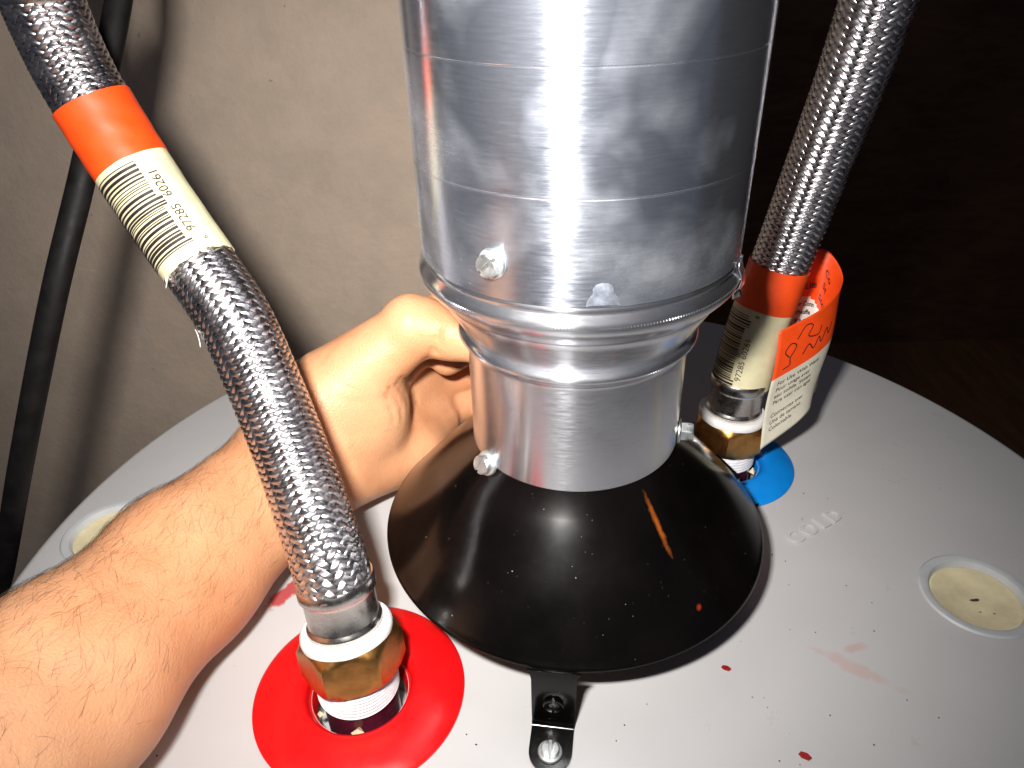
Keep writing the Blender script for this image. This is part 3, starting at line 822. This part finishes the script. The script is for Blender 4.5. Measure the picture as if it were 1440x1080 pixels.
def tag_text(txt, u0, v0, size, ang=0.0, du=0.0, scale_u=1 / 0.105, scale_v=1 / 0.06, bold=0.0, off=0.0005, sgn=1):
    """txt laid on the tag: u runs along the strip, v down it. sgn=-1 on the front leaf, where u runs leftwards"""
    Vt, Ft = text_mesh(txt, size, bold)
    ca, sa = math.cos(ang), math.sin(ang); P = []
    for v in Vt:
        x = v.x * ca - v.y * sa; y = v.x * sa + v.y * ca
        P.append(tag_pt(u0 + sgn * x * scale_u, v0 - y * scale_v, off))
    mesh_obj('print', P, Ft, 'ink', tg, False)
# back leaf (faces the viewer between hose and fold)
tag_text('Lite', 0.13, 0.42, 0.0062, 0.15, bold=0.0001, off=0.0006)
tag_text('Co', 0.29, 0.20, 0.0058, -0.35, bold=0.0001, off=0.0006)
tag_text('St', 0.28, 0.34, 0.0058, -0.35, bold=0.0001, off=0.0006)
tag_text('Sto', 0.25, 0.48, 0.0058, -0.35, bold=0.0001, off=0.0006)
tag_text('er Conn', 0.085, 0.60, 0.0042, 0, bold=0.0001, off=0.0006)
tag_text('chauffe', 0.08, 0.69, 0.0042, 0, bold=0.0001, off=0.0006)
tag_text('ara cal', 0.075, 0.78, 0.0042, 0, bold=0.0001, off=0.0006)
# front leaf
FR = -0.0005
lines = ['For Use With Water', 'Pour usage avec', 'eau solide. Sistem', 'Para usar con agua', '', 'Connectez avec', 'Una de tamano', 'Colectable.']
for i, tx in enumerate(lines):
    if tx: tag_text(tx, 0.965, 0.475 + i * 0.058, 0.0030, 0.0, sgn=-1, scale_u=1 / 0.108, off=FR)
# scribbled script on the orange front
def stroke(pts, wid):
    V = []; F = []
    P = []
    for k in range(len(pts) - 1):
        for q in range(6):
            t = k + q / 6; P.append(catmull([(a, b, 0) for a, b in pts], t / (len(pts) - 1)))
    P.append(Vector((*pts[-1], 0)))
    for i, p in enumerate(P):
        d = (P[min(i + 1, len(P) - 1)] - P[max(i - 1, 0)]); d = Vector((d.x * 0.105, d.y * 0.06, 0)).normalized()
        nx, ny = -d.y * wid / 0.105, d.x * wid / 0.06
        V += [tag_pt(p.x + nx, p.y + ny, FR), tag_pt(p.x - nx, p.y - ny, FR)]
    for i in range(len(P) - 1): F.append((2 * i, 2 * i + 1, 2 * i + 3, 2 * i + 2))
    mesh_obj('print', V, F, 'ink', tg, False)
stroke([(0.93, 0.26), (0.955, 0.20), (0.93, 0.15), (0.90, 0.19), (0.925, 0.27), (0.92, 0.33), (0.955, 0.34)], 0.00026)
stroke([(0.90, 0.14), (0.86, 0.06), (0.82, 0.09), (0.84, 0.16), (0.78, 0.20), (0.76, 0.14)], 0.00026)
stroke([(0.86, 0.30), (0.83, 0.24), (0.80, 0.30), (0.77, 0.23), (0.75, 0.29), (0.71, 0.21), (0.69, 0.27), (0.66, 0.2)], 0.0003)

# ------------------------------------------------------------------ black cord hanging behind the hose
cpts = [(-0.164, 0.118, 0.262), (-0.1663, 0.0992, 0.2240), (-0.1703, 0.0847, 0.2014), (-0.1833, 0.0557, 0.1562), (-0.1995, 0.0342, 0.1134), (-0.2304, 0.0201, 0.0452), (-0.2671, 0.0247, -0.0217), (-0.2944, 0.0305, -0.0682), (-0.32, 0.05, -0.14), (-0.34, 0.07, -0.30)]
cpts = [(-0.160, 0.20, 0.50), (-0.162, 0.150, 0.35)] + cpts + [(-0.35, 0.08, -0.8), (-0.35, 0.09, -1.397)]
tK = Tube(cpts, (1, 0, 0), 0.004)
nq = len(tK.s); th = np.linspace(0, 2 * PI, 25)[:-1]
Vk = tK.at(np.repeat(tK.s[:, None], 24, 1), np.repeat(th[None], nq, 0), np.full((nq, 24), 0.0046) * (1 + 0.06 * np.cos(2 * th))[None]).reshape(-1, 3)
tag(mesh_obj('power_cord', Vk, grid_faces(nq, 24, True), 'cord'), 'thick black cord hanging in front of the beige wall', 'cord')

# ------------------------------------------------------------------ person: forearm and hand reaching behind the collar
H = 0.0010
lo = np.array([-0.262, -0.262, 0.0]); hi = np.array([0.0, 0.135, 0.125])
nx, ny, nz = ((hi - lo) / H).astype(int)
ax = [lo[k] + H * np.arange(n) for k, n in zip(range(3), (nx, ny, nz))]
D = np.full((nx, ny, nz), 0.05, dtype=np.float32)
def prim(a, b, ra, rb, k):
    a = np.array(a); b = np.array(b); m_ = max(ra, rb) + 3 * k + 0.012
    w0 = np.minimum(a, b) - m_; w1 = np.maximum(a, b) + m_
    sl = []
    for q in range(3):
        i0 = max(0, int((w0[q] - lo[q]) / H)); i1 = min(D.shape[q], int((w1[q] - lo[q]) / H) + 2); sl.append(slice(i0, i1))
        if i1 <= i0: return
    X = ax[0][sl[0]][:, None, None].astype(np.float32); Y = ax[1][sl[1]][None, :, None].astype(np.float32); Z = ax[2][sl[2]][None, None, :].astype(np.float32)
    ab = b - a; L2 = ab @ ab + 1e-12
    t = np.clip(((X - a[0]) * ab[0] + (Y - a[1]) * ab[1] + (Z - a[2]) * ab[2]) / L2, 0, 1)
    d = np.sqrt((X - a[0] - t * ab[0]) ** 2 + (Y - a[1] - t * ab[1]) ** 2 + (Z - a[2] - t * ab[2]) ** 2) - (ra + (rb - ra) * t)
    o = D[sl[0], sl[1], sl[2]]
    h_ = np.clip(0.5 + 0.5 * (o - d) / k, 0, 1)
    D[sl[0], sl[1], sl[2]] = o + (d - o) * h_ - k * h_ * (1 - h_)
wv = np.array((-0.555, 0.447, 0.696))          # across the forearm
def pairp(a, b, ra, rb, oa, ob, k):
    a = np.array(a); b = np.array(b)
    for s_ in (-1, 1): prim(a + s_ * oa * wv, b + s_ * ob * wv, ra, rb, k)
F00 = (-0.196, -0.245, 0.075); F0 = (-0.1715, -0.1235, 0.0500); F1 = (-0.1626, -0.0840, 0.0415); F2 = (-0.1484, -0.0315, 0.0375); W = (-0.1177, 0.0238, 0.0371)
F1 = tuple(np.array(F1) - 0.002 * wv); F2 = tuple(np.array(F2) - 0.0045 * wv); W = tuple(np.array(W) - 0.0015 * wv)
pairp(F00, F0, 0.030, 0.0252, 0.007, 0.007, 0.012)
pairp(F0, F1, 0.0252, 0.0232, 0.007, 0.007, 0.012)
pairp(F1, F2, 0.0232, 0.0205, 0.007, 0.0072, 0.012)
pairp(F2, W, 0.0205, 0.0180, 0.0072, 0.0080, 0.012)
# palm
MCP = {'i': (-0.0705, 0.0945, 0.0660), 'm': (-0.0660, 0.0965, 0.0500), 'r': (-0.0640, 0.0920, 0.0340), 'p': (-0.0650, 0.0820, 0.0200)}
Wt = np.array(W) + 0.010 * wv; Wb = np.array(W) - 0.010 * wv
prim(Wt, MCP['i'], 0.0175, 0.0125, 0.010); prim(W, MCP['m'], 0.0180, 0.0125, 0.010)
prim(W, MCP['r'], 0.0175, 0.0120, 0.010); prim(Wb, MCP['p'], 0.0160, 0.0110, 0.010)
prim((-0.1015, 0.0290, 0.0290), (-0.0715, 0.0530, 0.0200), 0.0180, 0.0150, 0.008)   # heel of the hand
prim((-0.0715, 0.0530, 0.0200), (-0.0620, 0.0770, 0.0190), 0.0150, 0.0115, 0.006)
# fingers curling back towards the palm
def chain(P, R, k):
    for a, b, ra, rb in zip(P, P[1:], R, R[1:]): prim(a, b, ra, rb, k)
chain([MCP['i'], (-0.036, 0.1100, 0.0700), (-0.0290, 0.0850, 0.0670), (-0.0530, 0.0690, 0.0600)], [0.0120, 0.0096, 0.0086, 0.0074], 0.0022)
chain([MCP['m'], (-0.030, 0.1140, 0.0520), (-0.0180, 0.0930, 0.0505), (-0.0300, 0.0800, 0.0470)], [0.0120, 0.0098, 0.0088, 0.0076], 0.0022)
chain([MCP['r'], (-0.032, 0.1100, 0.0340), (-0.0200, 0.0935, 0.0330), (-0.0300, 0.0860, 0.0310)], [0.0115, 0.0092, 0.0084, 0.0072], 0.0022)
chain([MCP['p'], (-0.040, 0.1000, 0.0175), (-0.0290, 0.0920, 0.0165), (-0.0360, 0.0880, 0.0160)], [0.0100, 0.0082, 0.0074, 0.0066], 0.0020)
# thumb: thenar mass, metacarpal, two phalanges
prim((-0.1050, 0.0380, 0.0560), (-0.0880, 0.0440, 0.0560), 0.0205, 0.0190, 0.010)
prim((-0.1000, 0.0330, 0.0430), (-0.0860, 0.0420, 0.0450), 0.0190, 0.0150, 0.008)
prim((-0.0995, 0.0415, 0.0640), (-0.0640, 0.0490, 0.0880), 0.0185, 0.0128, 0.007)
chain([(-0.0640, 0.0490, 0.0880), (-0.0480, 0.0450, 0.0868), (-0.0290, 0.0400, 0.0835)], [0.0126, 0.0108, 0.0088], 0.003)
prim((-0.0645, 0.0480, 0.0905), (-0.0600, 0.0480, 0.0900), 0.0128, 0.0118, 0.003)
# web of skin between thumb and index
prim((-0.0830, 0.0560, 0.0600), (-0.0680, 0.0720, 0.0640), 0.0120, 0.0090, 0.006)

def surf_point(p, d):
    """march from p along d to the skin"""
    p = np.array(p, float); d = np.array(d, float); d /= np.linalg.norm(d)
    for _ in range(400):
        i = ((p - lo) / H).astype(int)
        if np.all(i >= 0) and np.all(i < D.shape) and D[tuple(i)] < 0: return p
        p = p + d * 0.0006
    return None
def crease(pts, depth, wid):
    P = [surf_point(p, np.array(p) - np.array(CAM)) for p in pts]; P = [p for p in P if p is not None]
    for a, b in zip(P, P[1:]):
        m_ = 3 * wid + 0.002; w0 = np.minimum(a, b) - m_; w1 = np.maximum(a, b) + m_
        sl = [slice(max(0, int((w0[q] - lo[q]) / H)), min(D.shape[q], int((w1[q] - lo[q]) / H) + 2)) for q in range(3)]
        if any(s_.stop <= s_.start for s_ in sl): continue
        X = ax[0][sl[0]][:, None, None]; Y = ax[1][sl[1]][None, :, None]; Z = ax[2][sl[2]][None, None, :]
        ab = b - a; t = np.clip(((X - a[0]) * ab[0] + (Y - a[1]) * ab[1] + (Z - a[2]) * ab[2]) / (ab @ ab + 1e-12), 0, 1)
        d2 = (X - a[0] - t * ab[0]) ** 2 + (Y - a[1] - t * ab[1]) ** 2 + (Z - a[2] - t * ab[2]) ** 2
        D[sl[0], sl[1], sl[2]] = np.maximum(D[sl[0], sl[1], sl[2]], (D[sl[0], sl[1], sl[2]] + depth * np.exp(-d2 / wid ** 2)))
CREASES = [
    ([(-0.0658, 0.0019, 0.0908), (-0.0633, 0.0004, 0.0886), (-0.0613, -0.0016, 0.0855), (-0.0607, -0.0035, 0.0824)], 0.001, 0.0009),
    ([(-0.0637, 0.003, 0.0925), (-0.0606, 0.0015, 0.0903), (-0.0582, -0.0008, 0.0867), (-0.0577, -0.0025, 0.0841)], 0.001, 0.0009),
    ([(-0.068, 0.0009, 0.0894), (-0.0655, -0.0009, 0.0864), (-0.0638, -0.0035, 0.0824), (-0.0637, -0.0058, 0.0789)], 0.0008, 0.0009),
    ([(-0.0701, -0.0006, 0.087), (-0.0679, -0.0029, 0.0834), (-0.0668, -0.006, 0.0786)], 0.0006, 0.0009),
    ([(-0.0541, 0.0065, 0.098), (-0.0517, 0.0081, 0.1006), (-0.05, 0.0101, 0.1036), (-0.0494, 0.012, 0.1067)], 0.001, 0.0013),
    ([(-0.0526, 0.0062, 0.0975), (-0.0499, 0.0078, 0.1001), (-0.0482, 0.0095, 0.1027)], 0.0006, 0.001),
    ([(-0.0884, -0.0008, 0.0866), (-0.0806, -0.0018, 0.0851), (-0.0728, -0.0015, 0.0855), (-0.067, -0.0009, 0.0865)], 0.00022, 0.0014),
    ([(-0.0862, -0.0082, 0.0751), (-0.0797, -0.008, 0.0754), (-0.0726, -0.0073, 0.0765)], 0.0002, 0.0014),
    ([(-0.0844, -0.0136, 0.0667), (-0.0792, -0.0128, 0.0679), (-0.0744, -0.0123, 0.0687)], 0.0002, 0.0013),
    ([(-0.0932, 0.006, 0.0972), (-0.091, 0.0079, 0.1002), (-0.0878, 0.0096, 0.1028)], 0.0004, 0.0012),
    ([(-0.0548, -0.0056, 0.0792), (-0.0495, -0.005, 0.0801), (-0.0442, -0.0033, 0.0828), (-0.0403, -0.0025, 0.0841)], 0.0006, 0.001),
    ([(-0.0576, -0.0098, 0.0726), (-0.0518, -0.0079, 0.0756), (-0.0444, -0.0058, 0.0789)], 0.00022, 0.0014),
]
for pts, dep, wid in CREASES: crease(pts, dep, wid)

def surface_nets(D, lo, H):
    ins = D < 0
    c = np.zeros(tuple(s - 1 for s in D.shape), dtype=np.uint8)
    for dx in (0, 1):
        for dy in (0, 1):
            for dz in (0, 1):
                c += ins[dx:D.shape[0] - 1 + dx, dy:D.shape[1] - 1 + dy, dz:D.shape[2] - 1 + dz]
    act = (c > 0) & (c < 8)
    idx = -np.ones(act.shape, dtype=np.int64); cells = np.argwhere(act); idx[act] = np.arange(len(cells))
    acc = np.zeros((len(cells), 3)); cnt = np.zeros(len(cells))
    cor = [(x, y, z) for x in (0, 1) for y in (0, 1) for z in (0, 1)]
    for a in cor:
        for k in range(3):
            if a[k]: continue
            b = list(a); b[k] = 1
            da = D[cells[:, 0] + a[0], cells[:, 1] + a[1], cells[:, 2] + a[2]].astype(float); db = D[cells[:, 0] + b[0], cells[:, 1] + b[1], cells[:, 2] + b[2]].astype(float)
            mk = (da < 0) != (db < 0)
            t = np.where(mk, da / np.where(mk, da - db, 1), 0)
            P = np.tile(np.array(a, float), (len(cells), 1)); P[:, k] = t
            acc[mk] += P[mk]; cnt[mk] += 1
    V = (cells + acc / cnt[:, None]) * H + lo
    F = []
    for k in range(3):
        sh = [slice(None)] * 3; sh2 = [slice(None)] * 3; sh[k] = slice(0, -1); sh2[k] = slice(1, None)
        e = ins[tuple(sh)] != ins[tuple(sh2)]
        p = np.argwhere(e); u_, v_ = [(1, 2), (2, 0), (0, 1)][k]
        ok = (p[:, u_] > 0) & (p[:, v_] > 0) & (p[:, u_] < idx.shape[u_]) & (p[:, v_] < idx.shape[v_]); p = p[ok]
        def q(du, dv):
            r = p.copy(); r[:, u_] -= du; r[:, v_] -= dv; return idx[r[:, 0], r[:, 1], r[:, 2]]
        f = np.stack([q(1, 1), q(0, 1), q(0, 0), q(1, 0)], 1)
        fl_ = ~ins[tuple(p.T)]
        f[fl_] = f[fl_][:, ::-1]
        F.append(f)
    F = np.concatenate(F); F = F[(F >= 0).all(1)]
    return V, F
V, F = surface_nets(D, lo, H)
me = bpy.data.meshes.new('person')
me.vertices.add(len(V)); me.vertices.foreach_set('co', V.ravel())
me.loops.add(F.size); me.loops.foreach_set('vertex_index', F.ravel().astype(np.int32))
me.polygons.add(len(F)); me.polygons.foreach_set('loop_start', np.arange(0, F.size, 4)); me.polygons.foreach_set('loop_total', np.full(len(F), 4))
me.update(calc_edges=True)
bm = bmesh.new(); bm.from_mesh(me)
for _ in range(4): bmesh.ops.smooth_vert(bm, verts=bm.verts, factor=0.5, use_axis_x=True, use_axis_y=True, use_axis_z=True)
bmesh.ops.recalc_face_normals(bm, faces=bm.faces)
bm.to_mesh(me); bm.free()
person = finish('person', me, 'skin', None, True, 0)
tag(person, 'bare hairy forearm and hand of a person, gripping behind the narrow collar', 'person')

# arm hair
me = person.data; nv_ = len(me.vertices)
co = np.empty(nv_ * 3); me.vertices.foreach_get('co', co); co = co.reshape(-1, 3)
no = np.empty(nv_ * 3, dtype=np.float32); me.vertices.foreach_get('normal', no); no = no.reshape(-1, 3)
rg = np.random.RandomState(5)
axis_d = (np.array(W) - np.array(F1)); axis_d /= np.linalg.norm(axis_d)
tpar = (co - np.array(F1)) @ axis_d           # along the forearm, 0 at F1, ~0.12 at wrist
up = no @ np.array((-0.45, -0.05, 0.88))
dens = np.clip((0.125 - tpar) / 0.06, 0.04, 1) * np.clip((up + 0.45) / 0.9, 0.0, 1) ** 1.2
dens *= 1 + 1.6 * np.clip(no @ wv - 0.55, 0, 1) / 0.45; dens[tpar > 0.135] *= 0.35; dens[tpar > 0.16] = 0; dens[no[:, 2] < -0.3] = 0
pick = np.where(rg.rand(nv_) < dens * 0.085)[0]
HV = []; HF = []
for i in pick:
    n_ = no[i].astype(float); p = co[i].copy()
    t = axis_d * 0.8 + wv * rg.uniform(-0.1, 0.8) + rg.normal(0, 0.35, 3); t = t - n_ * (t @ n_); t /= np.linalg.norm(t) + 1e-9
    Lh = rg.uniform(0.004, 0.0095); rad = rg.uniform(0.000025, 0.000045)
    curl = rg.normal(0, 0.5); side = np.cross(n_, t)
    o = len(HV); k_ = 5
    for j in range(k_ + 1):
        q = j / k_
        c = p + t * Lh * q + side * curl * Lh * q * q * 0.7 + n_ * Lh * (0.45 * q - 0.42 * q * q) - n_ * 0.0002
        rr = rad * (1 - 0.8 * q)
        for a in (0, 2.0944, 4.1888): HV.append(c + (side * math.cos(a) + n_ * math.sin(a)) * rr)
    for j in range(k_):
        for a in range(3):
            b = (a + 1) % 3; HF.append((o + 3 * j + a, o + 3 * j + b, o + 3 * j + 3 + b, o + 3 * j + 3 + a))
hr = mesh_obj('hair', HV, HF, 'hair', person, True, 0); hr['kind'] = 'stuff'

# ------------------------------------------------------------------ litter on the lid
def chip(x, y, L, wd, ang, label):
    V = []; F = []
    ca, sa = math.cos(ang), math.sin(ang)
    out = [(-0.5, -0.2), (-0.2, -0.5), (0.35, -0.4), (0.5, 0.1), (0.1, 0.5), (-0.4, 0.35)]
    for z in (0.0, 0.0007):
        for a, b in out:
            X, Y = a * L, b * wd; V.append(Vector((x + X * ca - Y * sa, y + X * sa + Y * ca, 0.0002 + z * (1 + 0.6 * a))))
    F = [tuple(range(6)), tuple(range(6, 12))] + [(k, (k + 1) % 6, 6 + (k + 1) % 6, 6 + k) for k in range(6)]
    tag(mesh_obj('paint_chip', V, F, 'chip', None, False), label, 'paint chip')
chip(0.0690, -0.0908, 0.0040, 0.0022, -0.6, 'dark red paint chip lying alone on the open lid')
chip(0.0520, -0.0570, 0.0034, 0.0018, -0.5, 'small red chip at the foot of the black dome, on its blue-ring side')
V = []; F = []
rg = np.random.RandomState(11)
for k in range(110):
    a = rg.uniform(0, 2 * PI); rr = rg.uniform(0.08, 0.2) if k % 2 else abs(rg.normal(0.10, 0.018)); x, y = rr * math.sin(a), -rr * math.cos(a)
    if any((Vector((x, y, 0)) - c).length < q for c, q in ((HOT, 0.04), (COLD, 0.034), (PLUGS[0], 0.024), (PLUGS[1], 0.024))): continue
    q = rg.uniform(0.00012, 0.0004); o = len(V)
    for d in ((1, 0, 0), (-1, 0, 0), (0, 1, 0), (0, -1, 0), (0, 0, 1)): V.append(Vector((x, y, 0.0001)) + Vector(d) * q * rg.uniform(0.6, 1.5))
    F += [(o, o + 2, o + 4), (o + 2, o + 1, o + 4), (o + 1, o + 3, o + 4), (o + 3, o, o + 4)]
gr = mesh_obj('grit', V, F, 'grit', None, False); tag(gr, 'fine dark grit scattered over the white lid', 'grit'); gr['kind'] = 'stuff'
